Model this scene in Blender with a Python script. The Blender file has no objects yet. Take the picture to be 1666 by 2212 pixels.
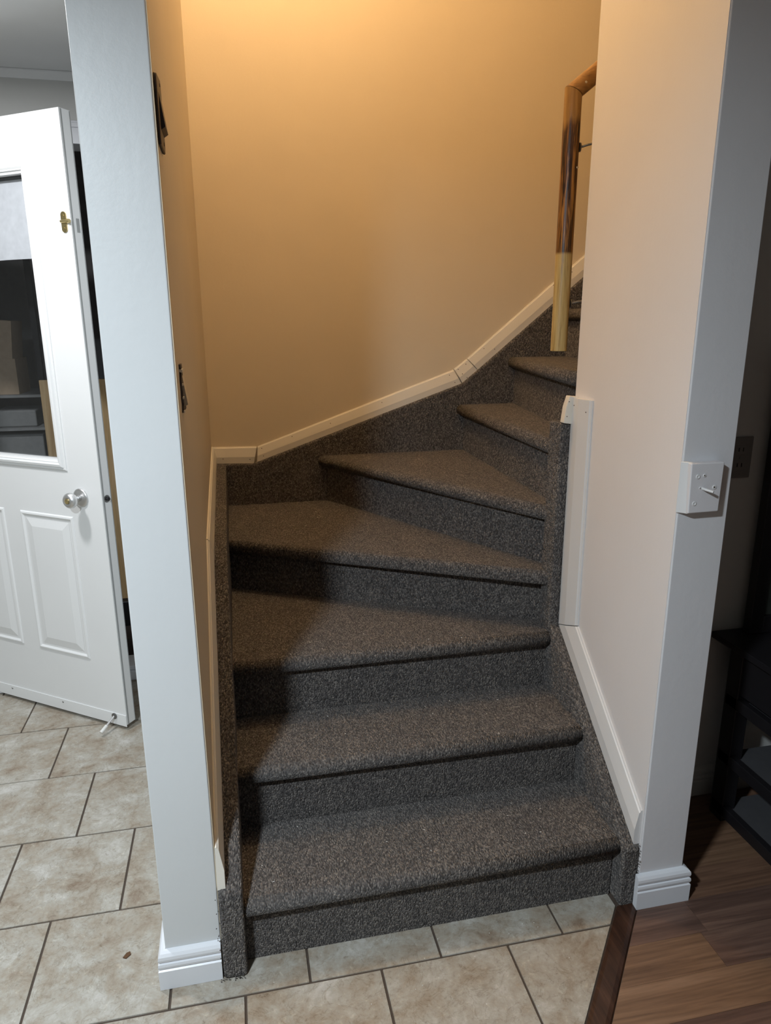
import bpy, bmesh, math, random
from mathutils import Vector, Matrix
random.seed(4)
SC = bpy.context.scene
COL = SC.collection

# ------------------------------------------------------------------ camera
CAM_H = 1.5
YAW, PITCH, ROLL = map(math.radians, (12.00076296, 15.08957999, -0.25668064))
fw = Vector((math.sin(YAW)*math.cos(PITCH), math.cos(YAW)*math.cos(PITCH), -math.sin(PITCH)))
rt = Vector((math.cos(YAW), -math.sin(YAW), 0)); up = rt.cross(fw)
rt2 = rt*math.cos(ROLL) + up*math.sin(ROLL); up2 = -rt*math.sin(ROLL) + up*math.cos(ROLL)
cd = bpy.data.cameras.new('camera'); cam = bpy.data.objects.new('camera', cd); COL.objects.link(cam)
m = Matrix((rt2, up2, -fw)).transposed().to_4x4(); m.translation = (0, 0, CAM_H); cam.matrix_world = m
cd.sensor_fit = 'HORIZONTAL'; cd.sensor_width = 36; cd.lens = 1525.905/1666*36
cd.clip_start = 0.02
SC.camera = cam

# ------------------------------------------------------------------ world, lamps, exposure
w = bpy.data.worlds.new('world'); SC.world = w; w.use_nodes = True
w.node_tree.nodes['Background'].inputs[0].default_value = (0.5, 0.6, 0.8, 1)
w.node_tree.nodes['Background'].inputs[1].default_value = 0.0
def area(name, loc, size, power, color, rot=(0, 0, 0)):
    l = bpy.data.lights.new(name, 'AREA'); l.shape = 'DISK'; l.size = size; l.energy = power; l.color = color
    o = bpy.data.objects.new(name, l); o.location = loc; o.rotation_euler = rot; COL.objects.link(o); return o
def bulb(name, loc, r, power, color):
    l = bpy.data.lights.new(name, 'POINT'); l.shadow_soft_size = r; l.energy = power; l.color = color
    o = bpy.data.objects.new(name, l); o.location = loc; COL.objects.link(o); return o
area('room_lamp', (-0.70, 0.09, 2.19), 0.16, 63, (0.83, 0.93, 1.0))
area('entry_lamp', (-0.95, 2.05, 2.34), 0.16, 22, (0.97, 0.98, 1.0))
bulb('stairwell_bulb', (0.03, 2.40, 3.45), 0.07, 41, (1.0, 0.715, 0.42))
vs = SC.view_settings
SC.display_settings.display_device = 'sRGB'
vs.view_transform = 'Standard'; vs.look = 'None'; vs.gamma = 1; vs.use_curve_mapping = False
vs.exposure = 0.0

# ------------------------------------------------------------------ materials
def newmat(name):
    m = bpy.data.materials.new(name); m.use_nodes = True
    nt = m.node_tree; return m, nt, nt.nodes, nt.links, nt.nodes['Principled BSDF']
def ramp(n, stops):
    r = n.new('ShaderNodeValToRGB'); e = r.color_ramp.elements
    while len(e) < len(stops): e.new(0.5)
    for i, (p, c) in enumerate(stops): e[i].position = p; e[i].color = (*c, 1) if len(c) == 3 else c
    return r
def coords(n, l, scale=(1, 1, 1), rnd=False, rot=(0, 0, 0)):
    tc = n.new('ShaderNodeTexCoord'); mp = n.new('ShaderNodeMapping'); mp.inputs['Scale'].default_value = scale
    mp.inputs['Rotation'].default_value = rot
    src = tc.outputs['Object']
    if rnd:
        oi = n.new('ShaderNodeObjectInfo'); mu = n.new('ShaderNodeVectorMath'); mu.operation = 'MULTIPLY'
        cmb = n.new('ShaderNodeCombineXYZ')
        for i in range(3): l.new(oi.outputs['Random'], cmb.inputs[i])
        mu.inputs[1].default_value = (37, 53, 11); l.new(cmb.outputs[0], mu.inputs[0])
        ad = n.new('ShaderNodeVectorMath'); ad.operation = 'ADD'
        l.new(src, ad.inputs[0]); l.new(mu.outputs[0], ad.inputs[1]); src = ad.outputs[0]
    l.new(src, mp.inputs['Vector']); return mp.outputs[0]
def noise(n, l, vec, scale, detail=4, rough=0.55, dist=0.0):
    t = n.new('ShaderNodeTexNoise'); t.inputs['Scale'].default_value = scale; t.inputs['Detail'].default_value = detail
    t.inputs['Roughness'].default_value = rough; t.inputs['Distortion'].default_value = dist; l.new(vec, t.inputs['Vector']); return t.outputs['Fac']
def bump(n, l, h, b, strength, dist):
    bp = n.new('ShaderNodeBump'); bp.inputs['Strength'].default_value = strength; bp.inputs['Distance'].default_value = dist
    l.new(h, bp.inputs['Height']); l.new(bp.outputs[0], b.inputs['Normal']); return bp
def mixc(n, l, f, a, b, mode='MIX'):
    mx = n.new('ShaderNodeMix'); mx.data_type = 'RGBA'; mx.blend_type = mode
    if isinstance(f, float): mx.inputs[0].default_value = f
    else: l.new(f, mx.inputs[0])
    for i, v in ((6, a), (7, b)):
        if isinstance(v, tuple): mx.inputs[i].default_value = (*v, 1)
        else: l.new(v, mx.inputs[i])
    return mx.outputs[2]

def paint(name, col, rough=0.5, var=0.03, bstr=0.12, bscale=55, spec=0.4):
    m, nt, n, l, b = newmat(name)
    v = coords(n, l)
    f = noise(n, l, v, 3.0, 3)
    r = ramp(n, [(0.3, tuple(c*(1-var) for c in col)), (0.7, tuple(min(1, c*(1+var)) for c in col))]); l.new(f, r.inputs[0])
    l.new(r.outputs[0], b.inputs['Base Color']); b.inputs['Roughness'].default_value = rough
    b.inputs['Specular IOR Level'].default_value = spec
    f2 = noise(n, l, v, bscale, 4, 0.6)
    f3 = noise(n, l, coords(n, l, (1, 1, 0.25)), bscale*0.35, 2)
    ad = n.new('ShaderNodeMath'); ad.operation = 'ADD'; l.new(f2, ad.inputs[0]); l.new(f3, ad.inputs[1])
    bump(n, l, ad.outputs[0], b, bstr, 0.004)
    return m
def plain(name, col, rough=0.5, metal=0.0, spec=0.5):
    m, nt, n, l, b = newmat(name)
    v = coords(n, l); f = noise(n, l, v, 40, 3)
    r = ramp(n, [(0.3, tuple(c*0.93 for c in col)), (0.7, tuple(min(1, c*1.06) for c in col))]); l.new(f, r.inputs[0])
    l.new(r.outputs[0], b.inputs['Base Color'])
    b.inputs['Roughness'].default_value = rough; b.inputs['Metallic'].default_value = metal
    b.inputs['Specular IOR Level'].default_value = spec
    return m

M = {}
M['white_wall'] = paint('white gloss wall paint', (0.635, 0.655, 0.665), 0.42, 0.02, 0.10, 60)
M['grey_wall'] = paint('grey white wall paint', (0.70, 0.70, 0.72), 0.5, 0.02, 0.10, 60)
M['cream_wall'] = paint('cream wall paint', (0.74, 0.645, 0.49), 0.55, 0.02, 0.10, 90)
M['right_cream'] = paint('pinkish white wall paint', (0.74, 0.72, 0.72), 0.55, 0.02, 0.06, 120)
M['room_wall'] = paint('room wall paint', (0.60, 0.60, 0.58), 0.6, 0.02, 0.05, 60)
M['darkened_room_wall'] = paint('darkened room wall paint', (0.22, 0.21, 0.20), 0.6, 0.02, 0.05, 60)  # room wall paint with its colour darkened to keep bounce light low
M['ceiling'] = paint('ceiling paint', (0.80, 0.81, 0.81), 0.7, 0.03, 0.05, 30)
M['trim'] = paint('trim cream paint', (0.74, 0.71, 0.64), 0.38, 0.02, 0.03, 40)
M['trim_white'] = paint('trim white paint', (0.70, 0.70, 0.70), 0.38, 0.02, 0.03, 40)
M['baseboard'] = paint('baseboard gloss paint', (0.74, 0.76, 0.80), 0.3, 0.02, 0.05, 40)
M['door'] = paint('door white paint', (0.80, 0.81, 0.81), 0.35, 0.012, 0.03, 70)
M['plate'] = paint('painted over plate', (0.70, 0.69, 0.71), 0.4, 0.02, 0.08, 60)
M['dark'] = plain('dark brown metal', (0.05, 0.035, 0.032), 0.5)
M['nail'] = plain('nail hole', (0.10, 0.07, 0.05), 0.8)
M['chrome'] = plain('satin chrome', (0.72, 0.72, 0.72), 0.36, 1.0)
M['brass'] = plain('brass', (0.62, 0.50, 0.25), 0.28, 1.0)
M['steel'] = plain('dull steel', (0.25, 0.25, 0.25), 0.4, 1.0)
M['black'] = plain('black lacquer', (0.012, 0.011, 0.013), 0.45)
M['mesh'] = plain('charcoal shelf sheet', (0.07, 0.07, 0.075), 0.6)
M['rubber'] = plain('white rubber', (0.75, 0.75, 0.72), 0.6)
M['blind'] = plain('translucent film', (0.86, 0.86, 0.87), 0.8)
M['glue'] = plain('yellow glue', (0.40, 0.28, 0.10), 0.5)
M['card'] = plain('cardboard', (0.60, 0.45, 0.31), 0.85)
M['greybin'] = plain('grey bin', (0.34, 0.34, 0.33), 0.7)
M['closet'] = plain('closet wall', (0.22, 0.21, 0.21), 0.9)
M['leaf'] = plain('dry leaf', (0.10, 0.045, 0.015), 0.7)
M['weather'] = plain('weather strip', (0.33, 0.34, 0.34), 0.7)
M['panel_grey'] = plain('dull grey green panel', (0.05, 0.06, 0.055), 0.5)
M['sill_brown'] = plain('dark brown sill', (0.06, 0.045, 0.04), 0.7)

def carpet():
    m, nt, n, l, b = newmat('loop pile carpet')
    v0 = coords(n, l, (1.25, 0.62, 0.62), rnd=True)
    wob = n.new('ShaderNodeTexNoise'); wob.inputs['Scale'].default_value = 60; wob.inputs['Detail'].default_value = 2
    l.new(v0, wob.inputs['Vector'])
    sub = n.new('ShaderNodeVectorMath'); sub.operation = 'MULTIPLY_ADD'
    sub.inputs[1].default_value = (0.006,)*3; l.new(wob.outputs['Color'], sub.inputs[0]); l.new(v0, sub.inputs[2])
    vo = n.new('ShaderNodeTexVoronoi'); vo.inputs['Scale'].default_value = 290; vo.inputs['Randomness'].default_value = 0.8
    l.new(sub.outputs[0], vo.inputs['Vector'])
    sepc = n.new('ShaderNodeSeparateColor'); l.new(vo.outputs['Color'], sepc.inputs[0])
    r = ramp(n, [(0.0, (0.060, 0.055, 0.053)), (0.35, (0.120, 0.111, 0.108)), (0.78, (0.205, 0.188, 0.176)), (1.0, (0.32, 0.295, 0.27))])
    l.new(sepc.outputs[0], r.inputs[0])
    # soft large clumps of wear
    f = noise(n, l, v0, 9, 4, 0.6)
    r2 = ramp(n, [(0.3, (0.86, 0.86, 0.88)), (0.75, (1.12, 1.10, 1.08))]); l.new(f, r2.inputs[0])
    c = mixc(n, l, 1.0, r.outputs[0], r2.outputs[0], 'MULTIPLY')
    # crevices between the loops
    r3 = ramp(n, [(0.0, (1.15, 1.15, 1.15)), (0.6, (0.82, 0.82, 0.82)), (1.0, (0.4, 0.4, 0.4))]); 
    mu = n.new('ShaderNodeMath'); mu.operation = 'MULTIPLY'; mu.inputs[1].default_value = 1.25
    l.new(vo.outputs['Distance'], mu.inputs[0]); l.new(mu.outputs[0], r3.inputs[0])
    c = mixc(n, l, 0.8, c, r3.outputs[0], 'MULTIPLY')
    l.new(c, b.inputs['Base Color']); b.inputs['Roughness'].default_value = 0.95; b.inputs['Specular IOR Level'].default_value = 0.12
    b.inputs['Sheen Weight'].default_value = 0.08; b.inputs['Sheen Roughness'].default_value = 0.6
    inv = n.new('ShaderNodeMath'); inv.operation = 'SUBTRACT'; inv.inputs[0].default_value = 1; l.new(mu.outputs[0], inv.inputs[1])
    bump(n, l, inv.outputs[0], b, 0.9, 0.004)
    return m
M['carpet'] = carpet()

def tile_mat():
    m, nt, n, l, b = newmat('travertine look ceramic')
    v = coords(n, l, rnd=True)
    f = noise(n, l, v, 9.0, 10, 0.74, 0.3)
    r = ramp(n, [(0.32, (0.24, 0.18, 0.13)), (0.44, (0.34, 0.295, 0.235)), (0.55, (0.40, 0.375, 0.325)), (0.70, (0.54, 0.525, 0.49))]); l.new(f, r.inputs[0])
    f2 = noise(n, l, v, 62, 7, 0.75, 0.6)
    r2 = ramp(n, [(0.30, (0.50, 0.45, 0.40)), (0.42, (0.93, 0.92, 0.91)), (0.58, (1.0, 1.0, 1.0)), (0.68, (1.35, 1.35, 1.33))]); l.new(f2, r2.inputs[0])
    c = mixc(n, l, 0.85, r.outputs[0], r2.outputs[0], 'MULTIPLY')
    # thin dark veins
    f3 = noise(n, l, v, 11, 6, 0.6, 1.4)
    s = n.new('ShaderNodeMath'); s.operation = 'SUBTRACT'; s.inputs[1].default_value = 0.5; l.new(f3, s.inputs[0])
    a = n.new('ShaderNodeMath'); a.operation = 'ABSOLUTE'; l.new(s.outputs[0], a.inputs[0])
    r3 = ramp(n, [(0.0, (0.62, 0.57, 0.50)), (0.014, (1, 1, 1))]); l.new(a.outputs[0], r3.inputs[0])
    c = mixc(n, l, 0.55, c, r3.outputs[0], 'MULTIPLY')
    l.new(c, b.inputs['Base Color']); b.inputs['Roughness'].default_value = 0.5
    b.inputs['Specular IOR Level'].default_value = 0.35
    bump(n, l, f2, b, 0.25, 0.002)
    return m
M['tile'] = tile_mat()
M['grout'] = plain('dark grout', (0.075, 0.055, 0.042), 0.95)

def wood(name, stops, scale=(3, 30, 30), rough=0.45, rnd=True, rot=(0, 0, 0), fine=0.5):
    m, nt, n, l, b = newmat(name)
    v = coords(n, l, scale, rnd, rot)
    f = noise(n, l, v, 1.0, 5, 0.6, 1.2)
    r = ramp(n, stops); l.new(f, r.inputs[0])
    v2 = coords(n, l, tuple(s*5 for s in scale), rnd, rot)
    f2 = noise(n, l, v2, 1.0, 3, 0.6)
    r2 = ramp(n, [(0.3, (0.72, 0.70, 0.68)), (0.65, (1.08, 1.08, 1.08))]); l.new(f2, r2.inputs[0])
    c = mixc(n, l, fine, r.outputs[0], r2.outputs[0], 'MULTIPLY')
    l.new(c, b.inputs['Base Color']); b.inputs['Roughness'].default_value = rough
    bump(n, l, f2, b, 0.15, 0.001)
    return m
M['laminate_a'] = wood('laminate warm strip', [(0.30, (0.11, 0.060, 0.040)), (0.5, (0.18, 0.100, 0.064)), (0.7, (0.25, 0.145, 0.092))], (1.8, 34, 10))
M['laminate_b'] = wood('laminate dark strip', [(0.30, (0.075, 0.043, 0.033)), (0.5, (0.13, 0.076, 0.058)), (0.7, (0.19, 0.115, 0.085))], (1.8, 34, 10))
M['laminate_c'] = wood('laminate tan strip', [(0.30, (0.12, 0.068, 0.042)), (0.5, (0.20, 0.116, 0.070)), (0.7, (0.27, 0.165, 0.104))], (1.8, 34, 10))
M['threshold'] = wood('dark stained threshold', [(0.3, (0.018, 0.008, 0.005)), (0.55, (0.050, 0.022, 0.013)), (0.8, (0.09, 0.045, 0.028))], (60, 4, 20), 0.35)
M['pine'] = wood('pine board', [(0.3, (0.42, 0.26, 0.11)), (0.5, (0.58, 0.40, 0.20)), (0.7, (0.66, 0.48, 0.27))], (26, 26, 1.6), 0.6)

def rail_mat():
    m, nt, n, l, b = newmat('worn varnished rail')
    v = coords(n, l, (150, 150, 7))
    f = noise(n, l, v, 1.0, 5, 0.6, 0.8)
    tc = n.new('ShaderNodeTexCoord'); sx = n.new('ShaderNodeSeparateXYZ'); l.new(tc.outputs['Object'], sx.inputs[0])
    pale = ramp(n, [(0.3, (0.28, 0.17, 0.055)), (0.5, (0.50, 0.36, 0.14)), (0.72, (0.60, 0.47, 0.22))]); l.new(f, pale.inputs[0])
    dark = ramp(n, [(0.42, (0.025, 0.010, 0.006)), (0.52, (0.17, 0.070, 0.018)), (0.62, (0.42, 0.20, 0.045))]); l.new(f, dark.inputs[0])
    top = ramp(n, [(0.3, (0.26, 0.13, 0.035)), (0.6, (0.42, 0.24, 0.075))]); l.new(f, top.inputs[0])
    # object z: -0.36 .. +0.36 on the upright piece; varnish worn away below the grip line
    def step(a, bb):
        mr = n.new('ShaderNodeMapRange'); mr.inputs[1].default_value = a; mr.inputs[2].default_value = bb; l.new(sx.outputs['Z'], mr.inputs[0]); return mr.outputs[0]
    c = mixc(n, l, step(-0.080, -0.072), pale.outputs[0], dark.outputs[0])
    f2 = noise(n, l, coords(n, l, (40, 40, 6)), 1.0, 3)
    ad = n.new('ShaderNodeMath'); ad.operation = 'MULTIPLY_ADD'; ad.inputs[1].default_value = 0.10; l.new(f2, ad.inputs[0]); l.new(sx.outputs['Z'], ad.inputs[2])
    mr = n.new('ShaderNodeMapRange'); mr.inputs[1].default_value = 0.295; mr.inputs[2].default_value = 0.318; l.new(ad.outputs[0], mr.inputs[0])
    c = mixc(n, l, mr.outputs[0], c, top.outputs[0])
    l.new(c, b.inputs['Base Color']); b.inputs['Roughness'].default_value = 0.38
    bump(n, l, f, b, 0.15, 0.001)
    return m
M['rail'] = rail_mat()
M['rail_top'] = wood('varnished rail', [(0.3, (0.22, 0.105, 0.03)), (0.6, (0.38, 0.20, 0.06))], (5, 60, 60), 0.35)

def glass_mat():
    m, nt, n, l, b = newmat('window glass')
    t = n.new('ShaderNodeBsdfTransparent'); t.inputs[0].default_value = (0.86, 0.87, 0.88, 1)
    g = n.new('ShaderNodeBsdfGlossy'); g.inputs['Roughness'].default_value = 0.02
    lw = n.new('ShaderNodeLayerWeight'); pw = n.new('ShaderNodeMath'); pw.operation = 'POWER'; pw.inputs[1].default_value = 4; l.new(lw.outputs['Facing'], pw.inputs[0])
    fr = n.new('ShaderNodeMath'); fr.operation = 'MULTIPLY_ADD'; fr.inputs[1].default_value = 0.6; fr.inputs[2].default_value = 0.03; l.new(pw.outputs[0], fr.inputs[0])
    mx = n.new('ShaderNodeMixShader'); l.new(fr.outputs[0], mx.inputs[0]); l.new(t.outputs[0], mx.inputs[1]); l.new(g.outputs[0], mx.inputs[2])
    l.new(mx.outputs[0], nt.nodes['Material Output'].inputs['Surface']); return m
M['glass'] = glass_mat()

# ------------------------------------------------------------------ builders
WL = {}                                     # world location of each object
def obj(name, verts, faces, mat, parent=None, smooth=False, bevel=0.0, seg=2, fix=True):
    """verts in world metres; the mesh is recentred on its own middle"""
    verts = [Vector(v) for v in verts]
    lo = Vector([min(v[i] for v in verts) for i in range(3)]); hi = Vector([max(v[i] for v in verts) for i in range(3)])
    c = (lo + hi)/2
    if parent is None and not name.startswith(('wall', 'ceiling')): c.z = lo.z
    me = bpy.data.meshes.new(name); me.from_pydata([v - c for v in verts], [], faces)
    if fix:
        bm = bmesh.new(); bm.from_mesh(me); bmesh.ops.recalc_face_normals(bm, faces=bm.faces[:]); bm.to_mesh(me); bm.free()
    me.materials.append(mat)
    if smooth:
        for p in me.polygons: p.use_smooth = True
    o = bpy.data.objects.new(name, me); COL.objects.link(o)
    if parent is not None: o.parent = parent; o.location = c - WL[parent]
    else: o.location = c
    WL[o] = c
    if bevel:
        b = o.modifiers.new('bevel', 'BEVEL'); b.width = bevel; b.segments = seg; b.limit_method = 'ANGLE'; b.angle_limit = math.radians(40)
        for p in me.polygons: p.use_smooth = True
        w_ = o.modifiers.new('wn', 'WEIGHTED_NORMAL'); w_.keep_sharp = True
    return o
def tag(o, label=None, cat=None, group=None, kind=None):
    if label: o['label'] = label
    if cat: o['category'] = cat
    if group: o['group'] = group
    if kind: o['kind'] = kind
    return o
def S(o, label=None): return tag(o, label, None, None, 'structure')
def thing(name, loc, label, cat, group=None):
    o = bpy.data.objects.new(name, None); COL.objects.link(o); o.location = loc; o.empty_display_size = 0.1
    WL[o] = Vector(loc); return tag(o, label, cat, group)
class MB:
    def __init__(s): s.v = []; s.f = []
    def add(s, v, f):
        k = len(s.v); s.v += [Vector(x) for x in v]; s.f += [[i + k for i in q] for q in f]; return s
    def box(s, x0, x1, y0, y1, z0, z1):
        return s.add([(x, y, z) for z in (z0, z1) for x, y in ((x0, y0), (x1, y0), (x1, y1), (x0, y1))],
                     [(0, 3, 2, 1), (4, 5, 6, 7), (0, 1, 5, 4), (1, 2, 6, 5), (2, 3, 7, 6), (3, 0, 4, 7)])
    def prism(s, pts, d):
        n = len(pts); d = Vector(d); pts = [Vector(p) for p in pts]
        return s.add(pts + [p + d for p in pts], [list(range(n))[::-1], list(range(n, 2*n))] + [[i, (i+1) % n, n+(i+1) % n, n+i] for i in range(n)])
    def lathe(s, prof, base, axis, n=20):
        """prof: (distance along axis, radius)"""
        base = Vector(base); a = Vector(axis).normalized(); u = a.orthogonal().normalized(); w = a.cross(u)
        v = []; f = []
        for t, r in prof:
            for i in range(n):
                an = 2*math.pi*i/n; v.append(base + a*t + (u*math.cos(an) + w*math.sin(an))*r)
        for k in range(len(prof)-1):
            for i in range(n): f.append([k*n+i, k*n+(i+1) % n, (k+1)*n+(i+1) % n, (k+1)*n+i])
        f.append(list(range(n))[::-1]); f.append([(len(prof)-1)*n+i for i in range(n)])
        return s.add(v, f)
    def tube(s, pts, r, n=12):
        pts = [Vector(p) for p in pts]; v = []; f = []
        u = None
        for k, p in enumerate(pts):
            d = ((pts[k]-pts[k-1]).normalized() if k else Vector((0, 0, 0))) + ((pts[k+1]-pts[k]).normalized() if k < len(pts)-1 else Vector((0, 0, 0)))
            d.normalize()
            u = (u - d*u.dot(d)).normalized() if u else d.orthogonal().normalized()
            w_ = d.cross(u)
            for i in range(n):
                an = 2*math.pi*i/n; v.append(p + (u*math.cos(an) + w_*math.sin(an))*r)
        for k in range(len(pts)-1):
            for i in range(n): f.append([k*n+i, k*n+(i+1) % n, (k+1)*n+(i+1) % n, (k+1)*n+i])
        f.append(list(range(n))[::-1]); f.append([(len(pts)-1)*n+i for i in range(n)])
        return s.add(v, f)
    def build(s, name, mat, parent=None, **k): return obj(name, s.v, s.f, mat, parent, **k)
def box(name, x0, x1, y0, y1, z0, z1, mat, parent=None, **k): return MB().box(x0, x1, y0, y1, z0, z1).build(name, mat, parent, **k)
def sweep(name, path, prof, mat, parent=None, **k):
    """plan path [(x,y)], profile [(out, z)] where out points to the right-hand side of travel; mitred corners"""
    n = len(path); P = [Vector((*p, 0)) for p in path]; v = []; f = []; m_ = len(prof)
    for i in range(n):
        d0 = (P[i]-P[i-1]).normalized() if i else None; d1 = (P[i+1]-P[i]).normalized() if i < n-1 else None
        rs = [Vector((d.y, -d.x, 0)) for d in (d0, d1) if d]
        b = sum(rs, Vector((0, 0, 0))).normalized(); k_ = 1/max(0.2, b.dot(rs[0]))
        for o_, z in prof: v.append(P[i] + b*k_*o_ + Vector((0, 0, z)))
    for i in range(n-1):
        for j in range(m_): f.append([i*m_+j, i*m_+(j+1) % m_, (i+1)*m_+(j+1) % m_, (i+1)*m_+j])
    f.append(list(range(m_))[::-1]); f.append([(n-1)*m_+j for j in range(m_)])
    return obj(name, v, f, mat, parent, **k)
BASE_PROF = [(0, 0), (0.017, 0), (0.0175, 0.052), (0.014, 0.0545), (0.014, 0.057), (0.0165, 0.059), (0.0175, 0.065), (0.0165, 0.071),
             (0.013, 0.0725), (0.013, 0.075), (0.0155, 0.077), (0.0165, 0.083), (0.0155, 0.090), (0.011, 0.096), (0.005, 0.099), (0, 0.100)]
def moulding(name, A0, A1, B0, B1, nrm, mat, nails=()):
    """one length of stair moulding: bottom/top wall-plane corners at both ends, beveled profile"""
    A0, A1, B0, B1, nrm = map(Vector, (A0, A1, B0, B1, nrm))
    prof = [(0, 0), (0, .016), (.03, .018), (.44, .018), (.47, .0175), (.93, .009), (.96, .006), (1, .0045), (1, 0)]
    v = [A0.lerp(A1, t) + nrm*o for t, o in prof] + [B0.lerp(B1, t) + nrm*o for t, o in prof]; m_ = len(prof)
    f = [[j, (j+1) % m_, m_+(j+1) % m_, m_+j] for j in range(m_)] + [list(range(m_))[::-1], list(range(m_, 2*m_))]
    o = S(obj(name, v, f, mat))
    if nails:
        mb = MB()
        for s_, t in nails:
            off = .0183 if t < .44 else .018 - (t-.45)/.48*.009
            p = A0.lerp(B0, s_).lerp(A1.lerp(B1, s_), t) + nrm*(off - .0006)
            mb.lathe([(0, .0022), (.0012, .0016)], p, nrm, 8)
        tag(mb.build('nail_hole', M['nail'], o), kind='stuff')
    return o
def clip(poly, a, b, c):
    """keep a*x+b*y<=c"""
    out = []
    for i in range(len(poly)):
        p, q = poly[i], poly[(i+1) % len(poly)]
        fp, fq = a*p[0]+b*p[1]-c, a*q[0]+b*q[1]-c
        if fp <= 0: out.append(p)
        if (fp < 0 < fq) or (fq < 0 < fp):
            t = fp/(fp-fq); out.append((p[0]+(q[0]-p[0])*t, p[1]+(q[1]-p[1])*t))
    return out

# ------------------------------------------------------------------ structure: walls
RH, WH = 2.38, 3.7                      # room height, stairwell height
XL0, XL1 = -0.230, -0.103               # left partition
XR0, XR1 = 0.965, 1.095                 # right partition
YP, YR, YE, YB = 1.395, 1.370, 1.895, 3.0
S(box('wall_left', XL0, XL1 - .0015, YP, YB + .1, 0, WH, M['white_wall'], bevel=.003), 'white painted wall end left of the stairs')
S(box('wall_left_inner', XL1 - .0015, XL1, YP + .0035, YB, 0, WH, M['cream_wall']), 'cream stairwell face of the left partition')
S(box('wall_right', XR0 + .0015, XR1, YR, YE - .003, 0, WH, M['grey_wall'], bevel=.003), 'grey painted wall end right of the stairs')
S(box('wall_right_inner', XR0, XR0 + .0015, YR + .0035, YE, 0, WH, M['right_cream']), 'pale pinkish stairwell face of the right partition')
S(box('wall_back', XL1, 3.6, YB, YB + .1, 0, WH, M['cream_wall']), 'cream wall behind the winding stairs')
wfr = S(MB().box(XR1, 3.6, 1.75, YE - .0015, 0, WH).build('wall_far_right', M['room_wall']))
S(box('wall_stair_side', XR0 + .0015, 3.6, YE - .0015, YE, 0, WH, M['cream_wall']))
# far left room wall with a door opening (X -1.215 .. -0.28, up to 2.155)
wfl = MB().box(-3.0, -1.235, 3.07, 3.19, 0, RH).box(-0.27, XL0, 3.07, 3.19, 0, RH).box(-1.235, -0.27, 3.07, 3.19, 2.160, RH)
S(wfl.build('wall_far_left', M['room_wall']), 'pale wall behind the open door')
S(box('wall_outer_left', -3.1, -3.0, -3.0, 3.19, 0, RH, M['room_wall']))
S(box('wall_behind', -3.1, 3.7, -3.1, -3.0, 0, RH, M['darkened_room_wall']))
S(box('wall_outer_right', 3.6, 3.7, -3.0, 3.1, 0, WH, M['darkened_room_wall']))
S(MB().box(-3.1, 3.7, -3.1, YP, RH, RH + .1).box(-3.1, XL0, YP, 3.2, RH, RH + .1).box(XR1, 3.7, YP, 1.75, RH, RH + .1).build('ceiling', M['ceiling']), 'white ceiling of the entry room')
S(box('wall_header', XL0, XR1, YP - .08, YP, RH + .1, WH, M['cream_wall']))
S(box('ceiling_stairwell', XL0, 3.7, YP - .08, YB + .1, WH, WH + .1, M['cream_wall']))
# shallow cove strip where far wall meets ceiling
S(sweep('trim_1', [(-3.0, 3.07), (XL0, 3.07)], [(0, RH-.030), (.004, RH-.030), (.012, RH-.006), (.012, RH-.001), (0, RH-.001)], M['ceiling']))
# baseboards
S(sweep('baseboard_left', [(XL0, 1.9), (XL0, YP), (XL1 - .002, YP)][::1], [(o if True else o, z) for o, z in BASE_PROF], M['baseboard']), 'glossy white baseboard around the left wall end')
S(sweep('baseboard_right', [(XR0 - .008, YR), (XR1, YR), (XR1, 1.735)], BASE_PROF, M['baseboard']), 'glossy white baseboard around the right wall end')
S(sweep('baseboard_far_right', [(XR1 + .018, 1.75), (3.5, 1.75)], BASE_PROF, M['room_wall']))

# ------------------------------------------------------------------ floor: tiles
fl = S(box('floor', -3.0, 1.12, -3.0, 3.07, -.05, -.004, M['grout']), 'beige ceramic tile floor with dark grout')
T = 0.3205; G = 0.0055
# diagonal boundary with the laminate: through (0.908,1.370) and (0.679,1.094)
bd = (Vector((0.908, 1.370)) - Vector((0.679, 1.094))).normalized()     # along the threshold strip
bn = Vector((bd.y, -bd.x))                                              # towards the laminate
bc = bn.dot(Vector((0.908, 1.370)))
def tilepoly(x0, y0):
    p = [(x0+G/2, y0+G/2), (x0+T-G/2, y0+G/2), (x0+T-G/2, y0+T-G/2), (x0+G/2, y0+T-G/2)]
    p = clip(p, bn.x, bn.y, bc - .002)
    if p: p = clip(p, 1, 0, 0.913) if y0 > 1.2 else p
    return p
rows = []
far = MB()
for k in range(-14, 8):
    y0 = 1.326 + k*T
    off = 0.097 if k % 2 == 0 else 0.097 + T*0.53
    for i in range(-10, 4):
        x0 = off + i*T
        if y0 > 3.06 or x0 + T < -3: continue
        p = tilepoly(x0, y0)
        if y0 + T > 3.06: p = clip(p, 0, 1, 3.066)
        if len(p) < 3: continue
        dz = random.uniform(-.0007, .0004)
        pts = [(x, y, -.006) for x, y in p]
        vis = (y0 > 0.6 and x0 > -1.7 and not (x0 > XL0 and y0 > 1.70))
        if vis:
            MB().prism([(x, y, -.009) for x, y in p], (0, 0, .009 + dz)).build('tile', M['tile'], fl, bevel=.0014, seg=1)
        elif not (x0 > XL0 and y0 > 1.70):
            far.prism([(x, y, -.009) for x, y in p], (0, 0, .009 + dz))
tag(far.build('tile_field', M['tile'], fl), kind='stuff')

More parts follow.
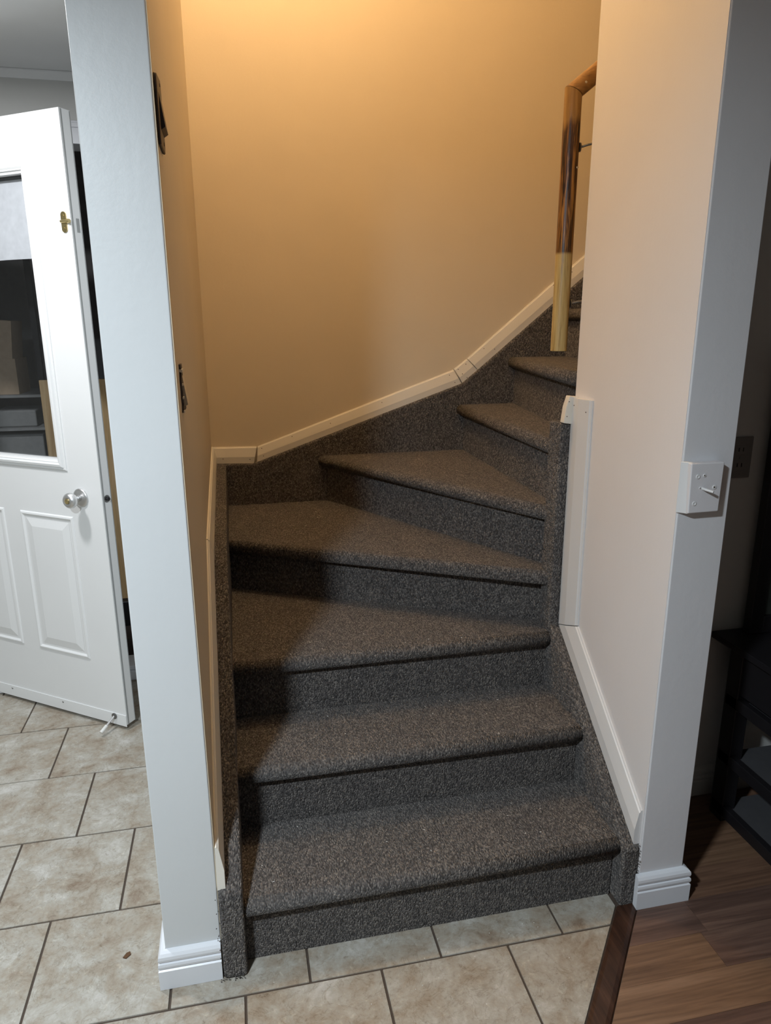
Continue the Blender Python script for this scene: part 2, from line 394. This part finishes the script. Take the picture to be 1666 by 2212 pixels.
# laminate floor
lf = S(box('floor', 1.12, 3.6, -3.0, 1.75, -.05, -.006, M['grout']), 'reddish brown laminate plank floor')
lb = MB().prism([(x, y, -.0035) for x, y in clip(clip([(-3, -3), (1.125, -3), (1.125, 1.75), (-3, 1.75)], -bn.x, -bn.y, -bc - .03), 0, 1, 1.37)], (0, 0, .001))
lb.build('underlay', M['grout'], lf)
random.seed(11)
W2 = 0.100; kinds = ['laminate_a', 'laminate_c', 'laminate_b', 'laminate_a', 'laminate_b', 'laminate_c']
rest = MB(); q = 0
for k in range(-42, 7):
    y0 = 1.055 + k*W2
    if y0 >= 1.75: continue
    x = -3.0 + (0.081 if k % 2 == 0 else 0.45) + (k*0.37 % 0.5)
    if k == 1: x = -2.12            # joint at x about 1.08
    if k == 2: x = -2.0
    while x < 3.6:
        L = 0.8 if k in (1,) else random.choice((0.62, 0.8, 0.95, 1.2))
        x1 = min(x + L, 3.6)
        p = clip([(x+.0004, y0+.0003), (x1-.0004, y0+.0003), (x1-.0004, y0+W2-.0003), (x+.0004, y0+W2-.0003)], -bn.x, -bn.y, -bc - .052)
        if p and y0 > 1.27: p = clip(p, -1, 0, -.955)
        if p: p = clip(p, 0, 1, 1.75)
        if len(p) >= 3:
            q += 1
            if y0 > 0.6 and x < 2.0:
                kd = {2: 'laminate_b', 3: 'laminate_a', 1: 'laminate_c', 0: 'laminate_c'}.get(k, random.choice(kinds)) if x < 1.0 else random.choice(kinds)
                MB().prism([(a, b_, -.009) for a, b_ in p], (0, 0, .009 + random.uniform(-.0003, 0))).build('plank', M[kd], lf)
            else: rest.prism([(a, b_, -.009) for a, b_ in p], (0, 0, .009))
        x += L
tag(rest.build('plank_field', M['laminate_a'], lf), kind='stuff')

# dark threshold strip on the diagonal
a0 = Vector((0.912, 1.3735)); L_ = 1.6
c0 = a0; mb = MB()
prof = [(-.001, -.001), (.002, .0025), (.010, .0040), (.038, .0045), (.047, .003), (.050, -.001)]
v = []
end = a0 - bd*L_
for base, shift in ((a0, True), (end, False)):
    for o_, z in prof:
        # far end is cut square to the stairs (constant y)
        p = base + bn*o_
        if shift: p = p + bd*((1.3735 - p.y)/bd.y)
        v.append((p.x, p.y, z))
m_ = len(prof)
S(obj('trim_2', v, [[j, (j+1) % m_, m_+(j+1) % m_, m_+j] for j in range(m_)] + [list(range(m_)), list(range(m_, 2*m_))[::-1]], M['threshold']), 'dark brown wooden threshold strip between tile and laminate')

# ------------------------------------------------------------------ staircase
st = thing('staircase', (0.43, 1.39, 0), 'winding staircase covered in brown grey loop carpet between two walls', 'staircase')
def tread(z, poly, nose=(0,), th=.046):
    """poly counter-clockwise in plan; listed edges carry the rounded nosing"""
    bm = bmesh.new(); n = len(poly)
    c = Vector((sum(p[0] for p in poly)/n, sum(p[1] for p in poly)/n, z - th/2))
    lo = [bm.verts.new(Vector((x, y, z-th)) - c) for x, y in poly]; hi = [bm.verts.new(Vector((x, y, z)) - c) for x, y in poly]
    bm.faces.new(lo[::-1]); bm.faces.new(hi)
    for i in range(n): bm.faces.new([lo[i], lo[(i+1) % n], hi[(i+1) % n], hi[i]])
    bm.edges.ensure_lookup_table(); es = []
    for e in bm.edges:
        for i in nose:
            for ring in (lo, hi):
                if set(e.verts) == {ring[i], ring[(i+1) % n]}: es.append(e)
    bmesh.ops.bevel(bm, geom=es, offset=th*.48, segments=6, profile=.5, affect='EDGES', clamp_overlap=True)
    bmesh.ops.recalc_face_normals(bm, faces=bm.faces[:])
    me = bpy.data.meshes.new('tread'); bm.to_mesh(me); bm.free(); me.materials.append(M['carpet'])
    for p in me.polygons: p.use_smooth = len(p.vertices) == 4 and abs(p.normal.z) < .999
    o = bpy.data.objects.new('tread', me); COL.objects.link(o); o.parent = st; o.location = c - WL[st]; WL[o] = c
    return o
def riser(a, b, z0, z1, th=.018):
    a, b = Vector((*a, z0)), Vector((*b, z0)); d = (b-a).normalized(); nn = Vector((-d.y, d.x, 0))*th   # thickness goes back
    return MB().prism([a, b, b+nn, a+nn], (0, 0, z1-z0)).build('riser', M['carpet'], st)
LX, RX, BY = -.047, .920, 2.970
ZT = [0, .187, .374, .561, .750, .948, 1.148, 1.348, 1.548, 1.748, 1.948]
riser((LX, 1.420), (RX-.004, 1.420), 0, ZT[1]-.012)
tread(ZT[1], [(LX, 1.390), (RX, 1.390), (RX, 1.665), (LX, 1.665)])
riser((LX, 1.660), (RX-.002, 1.660), ZT[1]-.02, ZT[2]-.012)
tread(ZT[2], [(LX, 1.630), (RX, 1.626), (RX, 1.905), (LX, 1.905)])
riser((LX, 1.900), (RX, 1.900), ZT[2]-.02, ZT[3]-.012)
tread(ZT[3], [(LX, 1.868), (RX, 1.866), (RX, 2.00), (.70, 2.12), (LX, 2.51)])
riser((LX, 2.484), (RX+.02, 1.975), ZT[3]-.02, ZT[4]-.012)
tread(ZT[4], [(LX, 2.455), (RX, 1.905), (.962, 1.90), (.962, 2.00), (.36, BY+.02), (LX, BY+.02)])
riser((.365, BY+.02), (.955, 1.965), ZT[4]-.02, ZT[5]-.012)
tread(ZT[5], [(.325, BY+.02), (.925, 1.930), (.985, 1.90), (1.00, 2.00), (1.00, BY+.02)])
riser((.985, BY+.02), (.962, 1.90), ZT[5]-.02, ZT[6]-.012)
tread(ZT[6], [(.952, BY+.02), (.930, 1.960), (.968, 1.90), (1.07, 1.90), (1.235, BY+.02)])
riser((1.217, BY+.02), (1.035, 1.90), ZT[6]-.02, ZT[7]-.012)
tread(ZT[7], [(1.185, BY+.02), (.995, 1.90), (1.29, 1.90), (1.47, BY+.02)])
riser((1.450, BY+.02), (1.275, 1.90), ZT[7]-.02, ZT[8]-.012)
for k in range(8, 11):
    x = 1.42 + (k-8)*.245; x0 = x - .18 if k == 8 else x
    tread(ZT[k], [(x, BY+.02), (x0, 1.90), (x + .275, 1.90), (x + .275, BY+.02)])
    if k < 10: riser((x + .27, BY+.02), (x + .27, 1.90), ZT[k]-.02, ZT[k+1]-.012)
# left stringer
ybox = [(1.374, 0), (1.374, .222), (1.385, .236), (2.05, .800), (2.20, .845), (2.985, .930), (2.985, 0)]
MB().prism([(XL1 + .001, y, z) for y, z in ybox], (LX - XL1 - .001, 0, 0)).build('stringer', M['carpet'], st, bevel=.008, seg=3)
# right stringer and the wrapped post it dies into
MB().prism([(RX, y, z) for y, z in [(1.372, 0), (1.372, .175), (1.385, .190), (1.882, .592), (1.960, .592), (1.960, 0)]], (XR0 - RX - .0005, 0, 0)).build('stringer', M['carpet'], st, bevel=.006, seg=3)
MB().box(RX - .001, XR0 - .0005, 1.880, 1.962, .50, 1.214).build('post', M['carpet'], st, bevel=.009, seg=3)
# ragged carpet tuft along the cut front edges
tf = MB(); random.seed(5)
for i in range(70):
    side = i % 3
    if side == 0: p = (XL1 - .003 + random.uniform(-.004, .004), 1.376 + random.uniform(-.004, .012), random.uniform(.02, .235))
    elif side == 1: p = (random.uniform(XL1-.006, LX-.004), 1.372 + random.uniform(-.004, .002), random.uniform(.001, .008))
    else: p = (random.uniform(RX+.03, XR0), 1.370 + random.uniform(-.003, .002), random.uniform(.10, .19))
    tf.lathe([(0, .0008), (.0015, .0014), (.003, .0006)], p, (random.uniform(-1, 1), -1, random.uniform(-1, 1)), 5)
tag(tf.build('carpet_fray', M['carpet'], st), kind='stuff')
# back skirt
sk = [(-.10, .931), (.068, .926), (.079, .930), (.975, 1.238), (1.048, 1.296), (1.516, 1.682), (2.4, 2.41)]
MB().prism([(x, BY, z) for x, z in sk] + [(2.4, BY, 1.7), (1.2, BY, .6), (.3, BY, .3), (-.10, BY, .3)], (0, YB - BY - .001, 0)).build('skirt', M['carpet'], st, bevel=.010, seg=3)

# ------------------------------------------------------------------ white stair mouldings
yb = YB - .0005
def bk(x, z): return (x, yb, z)
nb = (0, -1, 0)
moulding('trim_3', bk(-.085, .924), bk(-.102, .998), bk(.066, .920), bk(.083, .994), nb, M['trim'], [(.20, .35), (.88, .3)])
moulding('trim_4', bk(.080, .925), bk(.087, .994), bk(.979, 1.231), bk(.940, 1.296), nb, M['trim'], [(.02, .8), (.03, .3), (.17, .8), (.36, .7), (.62, .75), (.97, .8), (.975, .3)])
moulding('trim_5', bk(.983, 1.234), bk(.944, 1.299), bk(1.050, 1.290), bk(1.000, 1.341), nb, M['trim'], [(.2, .85), (.25, .5), (.35, .15), (.75, .8)])
moulding('trim_6', bk(1.052, 1.292), bk(1.003, 1.343), bk(2.30, 2.315), bk(2.26, 2.385), nb, M['trim'], [(.05, .8), (.07, .35), (.30, .9), (.36, .75)])
xl = XL1 + .0005
def lk(y, z): return (xl, y, z)
nl = (1, 0, 0)
moulding('trim_7', lk(2.985, .925), lk(2.9995, .999), lk(2.052, .806), lk(2.035, .890), nl, M['trim'])
moulding('trim_8', lk(2.050, .804), lk(2.033, .888), lk(1.392, .240), lk(1.400, .350), nl, M['trim'])
xr = XR0 - .0005
def rk(y, z): return (xr, y, z)
nr = (-1, 0, 0)
moulding('trim_9', rk(1.379, .186), rk(1.379, .286), rk(1.874, .588), rk(1.777, .622), nr, M['trim_white'])
moulding('trim_10', rk(1.876, .590), rk(1.780, .624), rk(1.881, 1.288), rk(1.786, 1.288), nr, M['trim_white'], [(.97, .18), (.95, .8)])
# short return piece above the wrapped post
o = S(MB().prism([(.922, 1.872, 1.216), (.964, 1.872, 1.210), (.964, 1.872, 1.290), (.936, 1.872, 1.293), (.927, 1.872, 1.262)], (0, .024, 0)).build('trim_11', M['trim'], bevel=.0012, seg=1), 'short white mitred moulding return on the post top')
mb = MB()
for x, z in ((.935, 1.277), (.957, 1.280), (.931, 1.235), (.951, 1.232)): mb.lathe([(0, .0018), (.001, .0013)], (x, 1.8722, z), (0, -1, 0), 8)
tag(mb.build('nail_hole', M['nail'], o), kind='stuff')

# ------------------------------------------------------------------ handrail
hr = thing('handrail', (.942, 1.975, 1.414), 'round worn wooden handrail with a hanging upright end and thin steel brackets', 'handrail')
R = .0235
d1 = Vector((0, 0, 1)); d2 = Vector((1, 0, .78)).normalized(); mn = (d1+d2).normalized(); J = Vector((.942, 1.975, 2.094))
def cyl(start, d, plane_pt, plane_n, name, mat, endplane=True, n=32):
    d = d.normalized(); u = Vector((0, 1, 0)); w_ = d.cross(u).normalized(); v = []; rings = 10
    for k in range(rings+1):
        for i in range(n):
            an = 2*math.pi*i/n; o_ = (u*math.cos(an) + w_*math.sin(an))*R
            s = start + o_; t = (plane_pt - s).dot(plane_n)/d.dot(plane_n)
            v.append(s + d*(t*k/rings))
    f = [[k*n+i, k*n+(i+1) % n, (k+1)*n+(i+1) % n, (k+1)*n+i] for k in range(rings) for i in range(n)]
    f += [list(range(n)), [rings*n+i for i in range(n)]]
    o = obj(name, v, f, mat, hr, smooth=True, bevel=.0012, seg=1); return o
cyl(Vector((.942, 1.975, 1.414)), d1, J, mn, 'upright_rail', M['rail'])
cyl(J + d2*1.15, -d2, J + d2*.0008, mn, 'sloped_rail', M['rail_top'])
for z in (1.962, 1.552):
    br = MB().lathe([(0, .012), (.003, .012), (.005, .006)], (.9655, 1.968, z - .004), (1, -.15, 0), 12)
    br.tube([(.9665, 1.968, z-.004), (.985, 1.955, z+.001), (1.010, 1.925, z+.003), (1.018, 1.899, z+.003)], .0032, 8)
    b_ = br.build('bracket', M['steel'], hr)
    MB().lathe([(0, .025), (.003, .024), (.005, .010)], (1.018, 1.8955, z+.003), (0, 1, 0), 16).build('rosette', M['steel'], b_)
mb = MB()
MB().lathe([(0, .0035), (.0012, .003)], (.957, 1.952 + .0035, 1.905), (.5, -1, 0), 10).build('screw', M['chrome'], hr)
MB().lathe([(0, .0035), (.0012, .003)], J + d2*.03 + Vector((0, -.0232, 0)), (0, -1, 0), 10).build('screw', M['chrome'], hr)

# ------------------------------------------------------------------ plates on the walls
wp = thing('wall_plate', (1.010, YR, 1.08), 'painted over metal box cover with a small peg on the right wall end', 'wall plate')
zb, zt = 1.083, 1.197
pl = [(XR0 + .010, zb), (1.052, zb + .001), (1.054, zt), (XR0 + .006, zt)]
mbp = MB().prism([(x, YR - .001, z) for x, z in pl], (0, -.024, 0))
mbp.build('cover', M['plate'], wp, bevel=.003, seg=2)
MB().prism([(XR0 - .006, YR - .001, zb-.002), (XR0 + .014, YR - .001, zb-.002), (XR0 + .014, YR - .022, zb-.002), (XR0 + .006, YR - .012, zb-.002)], (0, 0, zt - zb + .003)).build('wrapped_edge', M['trim_white'], wp, bevel=.002, seg=2)
def dimple(x, z, r, hole):
    MB().lathe([(0, r), (.0016, r*.9), (.0018, r*.55), (.0006, r*.35)], (x, YR - .0248, z), (0, -1, 0), 14).build('screw', M['trim_white'], wp)
    if hole: MB().lathe([(0, r*.33), (.0012, r*.3)], (x, YR - .0258, z), (0, -1, 0), 10).build('screw_hole', M['nail'], wp)
dimple(.990, 1.167, .0052, False); dimple(1.006, 1.169, .004, True); dimple(1.034, 1.141, .0052, True); dimple(.988, 1.106, .0052, False); dimple(.998, 1.141, .0024, True)
MB().tube([(1.004, YR - .024, 1.140), (1.006, YR - .034, 1.139), (1.016, YR - .048, 1.136)], .0030, 8).build('peg', M['trim_white'], wp)

# outlet on the dark wall
ol = thing('outlet', (1.413, 1.75, 1.058), 'dark duplex outlet plate on the shaded wall right of the stairs', 'outlet')
MB().box(1.373, 1.452, 1.744, 1.750, 1.058, 1.178).build('cover', M['darkened_room_wall'], ol, bevel=.002)
for z in (1.140, 1.095):
    r_ = MB().box(1.396, 1.430, 1.7425, 1.7445, z-.014, z+.014).build('receptacle', M['darkened_room_wall'], ol, bevel=.001, seg=1)
    for x in (1.406, 1.420): MB().box(x-.0015, x+.0015, 1.7418, 1.7428, z-.004, z+.007).build('slot', M['black'], r_)
MB().lathe([(0, .003), (.001, .0025)], (1.413, 1.7438, 1.118), (0, -1, 0), 8).build('screw', M['steel'], ol)

# switch plates on the left stairwell wall, seen almost edge-on
sp = thing('switch_plate', (XL1, 1.47, 1.80), 'brown wall plate with a wedge rocker high on left stairwell wall', 'switch plate')
x0 = XL1 + .0003
MB().prism([(x0, 1.412, 1.815), (x0, 1.418, 1.802), (x0, 1.500, 1.802), (x0, 1.508, 1.815), (x0, 1.508, 1.918), (x0, 1.500, 1.926), (x0, 1.420, 1.916), (x0, 1.412, 1.905)], (.005, 0, 0)).build('cover', M['dark'], sp, bevel=.0015, seg=1)
MB().prism([(x0 + .004, 1.440, 1.830), (x0 + .004, 1.440, 1.900), (x0 + .0125, 1.440, 1.836)], (0, .060, 0)).build('rocker', M['dark'], sp)
for z in (1.815, 1.912): MB().lathe([(0, .0035), (.0014, .003)], (x0 + .0045, 1.478, z), (1, 0, 0), 10).build('screw', M['dark'], sp)
sp2 = thing('switch_plate', (XL1, 1.50, 1.32), 'narrow chipped brown plate with torn paint edges below the other plate', 'switch plate')
random.seed(8)
za = [1.325, 1.340, 1.352, 1.366, 1.378, 1.392, 1.404, 1.420]
left = [(1.478 + random.uniform(-.006, .006), z) for z in za]; right = [(1.560 - (z-1.325)*.5 + random.uniform(-.004, .004), z) for z in za[::-1]]
MB().prism([(x0, y, z) for y, z in left + right], (.0035, 0, 0)).build('cover', M['dark'], sp2)
for i in range(4): MB().box(x0 + .003, x0 + .0055, 1.474, 1.492, za[i*2], za[i*2] + .004).build('paint_flake', M['trim'], sp2)
MB().prism([(x0 + .003, 1.50, 1.335), (x0 + .003, 1.50, 1.400), (x0 + .011, 1.50, 1.338)], (0, .045, 0)).build('flap', M['cream_wall'], sp2)
MB().box(x0, x0 + .006, 1.476, 1.515, 1.405, 1.410).build('paint_flake', M['trim'], sp2)

# ------------------------------------------------------------------ open door
B0 = Vector((-0.469, 2.539, 0)); dd = Vector((-0.8152, 0.5792, 0)); dn = Vector((-0.5792, -0.8152, 0))   # along leaf, outward face
dr = thing('door_1', (-1.205, 3.062, 0), 'white half glass exterior door standing open', 'door'); dr['kind'] = 'structure'; del dr['category']
def D(u, z, o_=0.0): p = B0 + dd*u + dn*o_; return Vector((p.x, p.y, z))
def dbox(mb, u0, u1, z0, z1, o0, o1):
    return mb.add([D(u0, z0, o0), D(u1, z0, o0), D(u1, z1, o0), D(u0, z1, o0), D(u0, z0, o1), D(u1, z0, o1), D(u1, z1, o1), D(u0, z1, o1)],
                  [(0, 1, 2, 3), (7, 6, 5, 4), (0, 4, 5, 1), (1, 5, 6, 2), (2, 6, 7, 3), (3, 7, 4, 0)])
DW, DT = .905, .044
u0, u1, z0, z1 = .180, .725, 1.032, 1.967
mb = MB()
dbox(mb, 0, u0, .022, 2.132, -DT, 0); dbox(mb, u1, DW, .022, 2.132, -DT, 0)
dbox(mb, u0, u1, .022, z0, -DT, 0); dbox(mb, u0, u1, z1, 2.132, -DT, 0)
mb.build('leaf', M['door'], dr)
# glazing bead frame (stepped, mitred)
def ring(name, ua, ub, za_, zb_, prof, mat, parent):
    """prof: (inward distance, out) ; picture-frame sweep"""
    v = []; m_ = len(prof)
    for cu, cz, su, sz in ((ua, za_, 1, 1), (ub, za_, -1, 1), (ub, zb_, -1, -1), (ua, zb_, 1, -1)):
        for i_, o_ in prof: v.append(D(cu + su*i_, cz + sz*i_, o_))
    f = []
    for k in range(4):
        for j in range(m_-1): f.append([k*m_+j, k*m_+j+1, ((k+1) % 4)*m_+j+1, ((k+1) % 4)*m_+j])
    return obj(name, v, f, mat, parent)
ring('glazing_frame', .146, .759, .996, 2.002, [(0, 0), (.001, .004), (.006, .006), (.010, .004), (.014, .011), (.022, .013), (.028, .009), (.031, .009), (.034, .004), (.040, .002), (.040, -.02)], M['door'], dr)
mb = MB(); dbox(mb, u0-.004, u1+.004, z0-.004, z1+.004, -.024, -.019); mb.build('pane', M['glass'], dr)
# film blind inside the upper part of the pane
mb = MB(); n_ = 14
top_z, bot_z = 1.952, 1.707
vv = []
for k in range(n_+1):
    u = u0 + .004 + (u1-u0-.008)*k/n_; w_ = .0012*math.sin(k*1.9)
    vv += [D(u, bot_z + .0008*math.sin(k*.7), -.028 + w_), D(u, top_z, -.028), D(u, bot_z + .0008*math.sin(k*.7), -.0292 + w_), D(u, top_z, -.0292)]
ff = []
for k in range(n_):
    a, b_ = k*4, k*4+4
    ff += [[a, b_, b_+1, a+1], [a+2, a+3, b_+3, b_+2], [a, a+2, b_+2, b_], [a+1, b_+1, b_+3, a+3]]
ff += [[0, 1, 3, 2], [n_*4, n_*4+2, n_*4+3, n_*4+1]]
obj('film_blind', vv, ff, M['blind'], dr)
mb = MB(); dbox(mb, u0, u1, 1.952, 1.966, -.030, -.0275); mb.build('blind_rail', M['steel'], dr)
# embossed lower panels
for ua, ub in ((.146, .410), (.495, .759)):
    pr = [(0, .0002), (.004, .0045), (.010, .0055), (.016, .001), (.022, -.003), (.024, -.003)]
    o = ring('panel_moulding', ua, ub, .268, .828, pr, M['door'], dr)
    pf = [(.030, .0004), (.060, .0062)]
    v = []
    for i_, o_ in ((.026, .0004), (.056, .0065)):
        v += [D(ua+i_, .268+i_, o_), D(ub-i_, .268+i_, o_), D(ub-i_, .828-i_, o_), D(ua+i_, .828-i_, o_)]
    obj('raised_panel', v, [[4, 5, 6, 7]] + [[k, (k+1) % 4, 4+(k+1) % 4, 4+k] for k in range(4)], M['door'], dr)
# edge strips and weather seal on the free edge
mb = MB(); dbox(mb, -.0015, .0, .022, 2.130, -.010, -.004); mb.build('edge_seam', M['weather'], dr)
mb = MB(); dbox(mb, -.0015, .0, .022, 2.130, -DT+.001, -DT+.003); mb.build('edge_seam', M['weather'], dr)
# knob
kp = D(.097, .904)
kb = MB().lathe([(0, .033), (.003, .0335), (.006, .031), (.008, .026)], kp, dn, 32).build('rose', M['chrome'], dr, smooth=True)
MB().lathe([(0, .012), (.018, .011), (.024, .014), (.030, .0235), (.040, .0275), (.050, .0265), (.057, .020), (.0585, .012), (.0575, .0115)], kp + dn*.006, dn, 32).build('knob', M['chrome'], kb, smooth=True)
MB().lathe([(0, .0085), (.004, .008), (.006, .004)], kp + dn*.063, dn, 16).build('turn_button', M['brass'], kb)
ed = -dd
MB().lathe([(0, .0135), (.0015, .013)], D(0, .904, -.022), ed, 20).build('latch_plate', M['steel'], dr)
MB().lathe([(0, .007), (.009, .0065)], D(0, .904, -.022) + ed*.001, ed, 12).build('latch_bolt', M['black'], dr)
# brass swivel lock
bp = MB(); zc = 1.808
pts = []
for i in range(20):
    an = 2*math.pi*i/20; pts.append(D(.027 + .0115*math.cos(an), zc + .020*math.copysign(1, math.sin(an))*(1 if abs(math.sin(an)) > .01 else 0) + .0115*math.sin(an), 0.0))
bp.prism(pts, dn*.003); bl = bp.build('swivel_lock', M['brass'], dr)
MB().lathe([(0, .0045), (.026, .0045), (.028, .007), (.036, .006)], D(.036, zc + .002, .006), -dd, 12).build('lock_arm', M['brass'], bl)
for s_ in (-.019, .019): MB().lathe([(0, .0035), (.0015, .003)], D(.027, zc + s_, .003), dn, 10).build('screw', M['brass'], bl)
mb = MB(); dbox(mb, -.0008, 0, zc-.03, zc+.012, -.034, -.022); mb.build('tape_mark', M['weather'], dr)
# sweep with screws
mb = MB(); dbox(mb, .0, DW, .014, .062, 0, .0035); sw = mb.build('door_sweep', M['door'], dr, bevel=.001, seg=1)
for u in (.32, .60): MB().lathe([(0, .004), (.0018, .003)], D(u, .050, .0035), dn, 10).build('screw', M['steel'], sw)
# rubber tipped stop rod
a = D(.055, .050, .003)
ds = MB().lathe([(0, .012), (.004, .012), (.006, .008)], a, dn, 16).build('door_stop', M['steel'], dr)
tip = a + dn*.075 + Vector((0, 0, -.030)) 
MB().tube([a + dn*.004, a.lerp(tip, .6)], .0045, 10).build('rod', M['chrome'], ds)
MB().tube([a.lerp(tip, .6), tip], .0065, 10).build('rubber_tip', M['rubber'], ds)
# hinges at the far side
for z in (.25, 1.05, 1.85): MB().lathe([(0, .007), (.09, .007)], D(DW + .004, z, -.002), (0, 0, 1), 10).build('hinge', M['steel'], dr)
# door frame in the far wall
fr = S(MB().box(-1.235, -1.215, 3.06, 3.19, 0, 2.160).box(-.290, -.270, 3.06, 3.19, 0, 2.160).box(-1.235, -.270, 3.06, 3.19, 2.142, 2.160).build('door_2', M['baseboard']), 'white frame of the far doorway')
S(MB().box(-1.29, -.20, 3.060, 3.0705, 2.158, 2.220).box(-1.30, -.19, 3.055, 3.0705, 2.196, 2.212).box(-1.30, -1.235, 3.055, 3.0705, 0, 2.16).build('trim_12', M['baseboard'], bevel=.002), 'white casing above the far doorway')
S(MB().box(-1.21, -.24, 2.940, 3.065, .001, .044).box(-1.21, -.24, 2.952, 3.065, .044, .064).build('trim_13', M['baseboard'], bevel=.004), 'white raised sill of the far doorway')

# ------------------------------------------------------------------ closet behind the door
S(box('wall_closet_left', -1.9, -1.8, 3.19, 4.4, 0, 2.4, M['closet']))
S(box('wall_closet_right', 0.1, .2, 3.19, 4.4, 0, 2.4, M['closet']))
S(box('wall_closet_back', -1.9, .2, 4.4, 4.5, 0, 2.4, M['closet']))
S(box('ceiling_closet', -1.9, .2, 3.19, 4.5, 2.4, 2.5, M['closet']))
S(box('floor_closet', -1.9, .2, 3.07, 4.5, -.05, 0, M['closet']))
tag(box('step', -1.2, -.28, 3.195, 3.35, 0, .085, M['sill_brown'], bevel=.004), 'dark brown low step just inside the doorway', 'step')
tag(box('storage_crate', -.95, -.32, 3.36, 3.60, 0, .205, M['black'], bevel=.006), 'low black crate under the pine board', 'crate')
bd_ = tag(MB().box(-.835, -.47, 3.40, 3.42, .2055, 1.257).build('pine_board', M['pine'], bevel=.002), 'upright pine board standing behind the open door', 'board')
sh = thing('storage_shelf', (-1.15, 3.80, 0), 'dim metal storage shelf seen through the door glass', 'shelf')
for z in (.55, .86, 1.02, 1.175): box('shelf', -1.6, -.86, 3.62, 4.0, z-.012, z, M['greybin'], sh)
for x in (-1.59, -.88):
    for y in (3.64, 3.98): box('leg', x-.012, x+.012, y-.012, y+.012, 0, 1.9, M['black'], sh)
tag(box('carton', -1.13, -.99, 3.66, 3.86, 1.1755, 1.34, M['card']), 'lower tan carton on the storage shelf', 'box')
c_ = tag(MB().prism([(-1.14, 3.66, 1.3405), (-1.00, 3.66, 1.3405), (-.985, 3.66, 1.51), (-1.13, 3.66, 1.52)], (0, .18, 0)).build('carton', M['card']), 'upper tan carton stacked on another carton', 'box')
tag(box('storage_bin', -1.12, -.93, 3.66, 3.88, 1.0205, 1.10, M['greybin'], bevel=.008), 'pale grey bin on the middle shelf behind glass', 'bin')
tag(box('storage_bin', -1.14, -.91, 3.66, 3.90, .8605, .985, M['greybin'], bevel=.008), 'grey bin on the lower shelf behind glass', 'bin')

# ------------------------------------------------------------------ black side table at the right
tb = thing('shelf_table', (1.75, 1.60, 0), 'black open shelf table in the dark room right of the stairs', 'table')
TX = 1.385
box('tabletop', TX, 2.25, .95, 1.735, .565, .585, M['black'], tb, bevel=.002)
box('apron', TX + .02, 2.23, 1.00, 1.655, .435, .564, M['black'], tb)
for x in (TX + .012, 2.20):
    for y in (1.00, 1.606):
        lg = box('leg', x, x + .045, y, y + .055, .0, .564, M['black'], tb, bevel=.003)
for z in (.395, .205, .030):
    s_ = box('shelf', TX + .03, 2.22, 1.00, 1.650, z, z + .010, M['mesh'], tb)
    box('rail', TX + .012, TX + .034, 1.00, 1.655, z - .010, z + .026, M['black'], s_, bevel=.002)
# framed panel on the table
fp = thing('framed_panel', (1.75, 1.70, .586), 'black framed grey panel standing on the black table', 'picture frame')
for a_, b_, c1, c2 in ((1.475, 1.520, .586, 1.45), (2.10, 2.145, .586, 1.45), (1.52, 2.10, .586, .64), (1.52, 2.10, 1.40, 1.45)):
    box('frame', a_, b_, 1.685, 1.715, c1, c2, M['black'], fp, bevel=.002)
box('panel', 1.515, 2.105, 1.698, 1.706, .62, 1.42, M['panel_grey'], fp)

# ------------------------------------------------------------------ bits on the floor
tag(MB().prism([(-.345, 1.488, .0005), (-.337, 1.484, .0005), (-.327, 1.494, .0005), (-.330, 1.503, .0005), (-.338, 1.500, .0005)], (0, 0, .0025)).build('leaf_scrap', M['leaf']), 'small dry brown leaf scrap on the beige tile', 'leaf')
random.seed(3)
cr = MB()
for i in range(26):
    x, y = random.uniform(.0, .95), random.uniform(1.05, 1.40)
    if bn.dot(Vector((x, y))) > bc: continue
    cr.lathe([(0, .0009), (.0008, .0013), (.0016, .0005)], (x, y, .0002), (0, 0, 1), 5)
tag(cr.build('grit', M['rubber']), 'specks of pale grit scattered on the tile before the first step', 'grit', kind='stuff')

# pale lint caught in the pile of the treads
random.seed(21)
ln = MB()
for z, xa, xb, ya, yb_, n_ in ((ZT[1], 0, .88, 1.43, 1.64, 16), (ZT[2], 0, .88, 1.66, 1.88, 12), (ZT[3], .05, .8, 1.90, 2.0, 7), (ZT[4], .1, .5, 2.45, 2.9, 5), (ZT[5], .72, .95, 2.3, 2.9, 4)):
    for i in range(n_):
        x, y = random.uniform(xa, xb), random.uniform(ya, yb_)
        ln.lathe([(0, .0006), (.002, .0009), (random.uniform(.003, .006), .0004)], (x, y, z + .0008), (random.uniform(-1, 1), random.uniform(-1, 1), .1), 5)
tag(ln.build('lint', M['rubber'], st), kind='stuff')
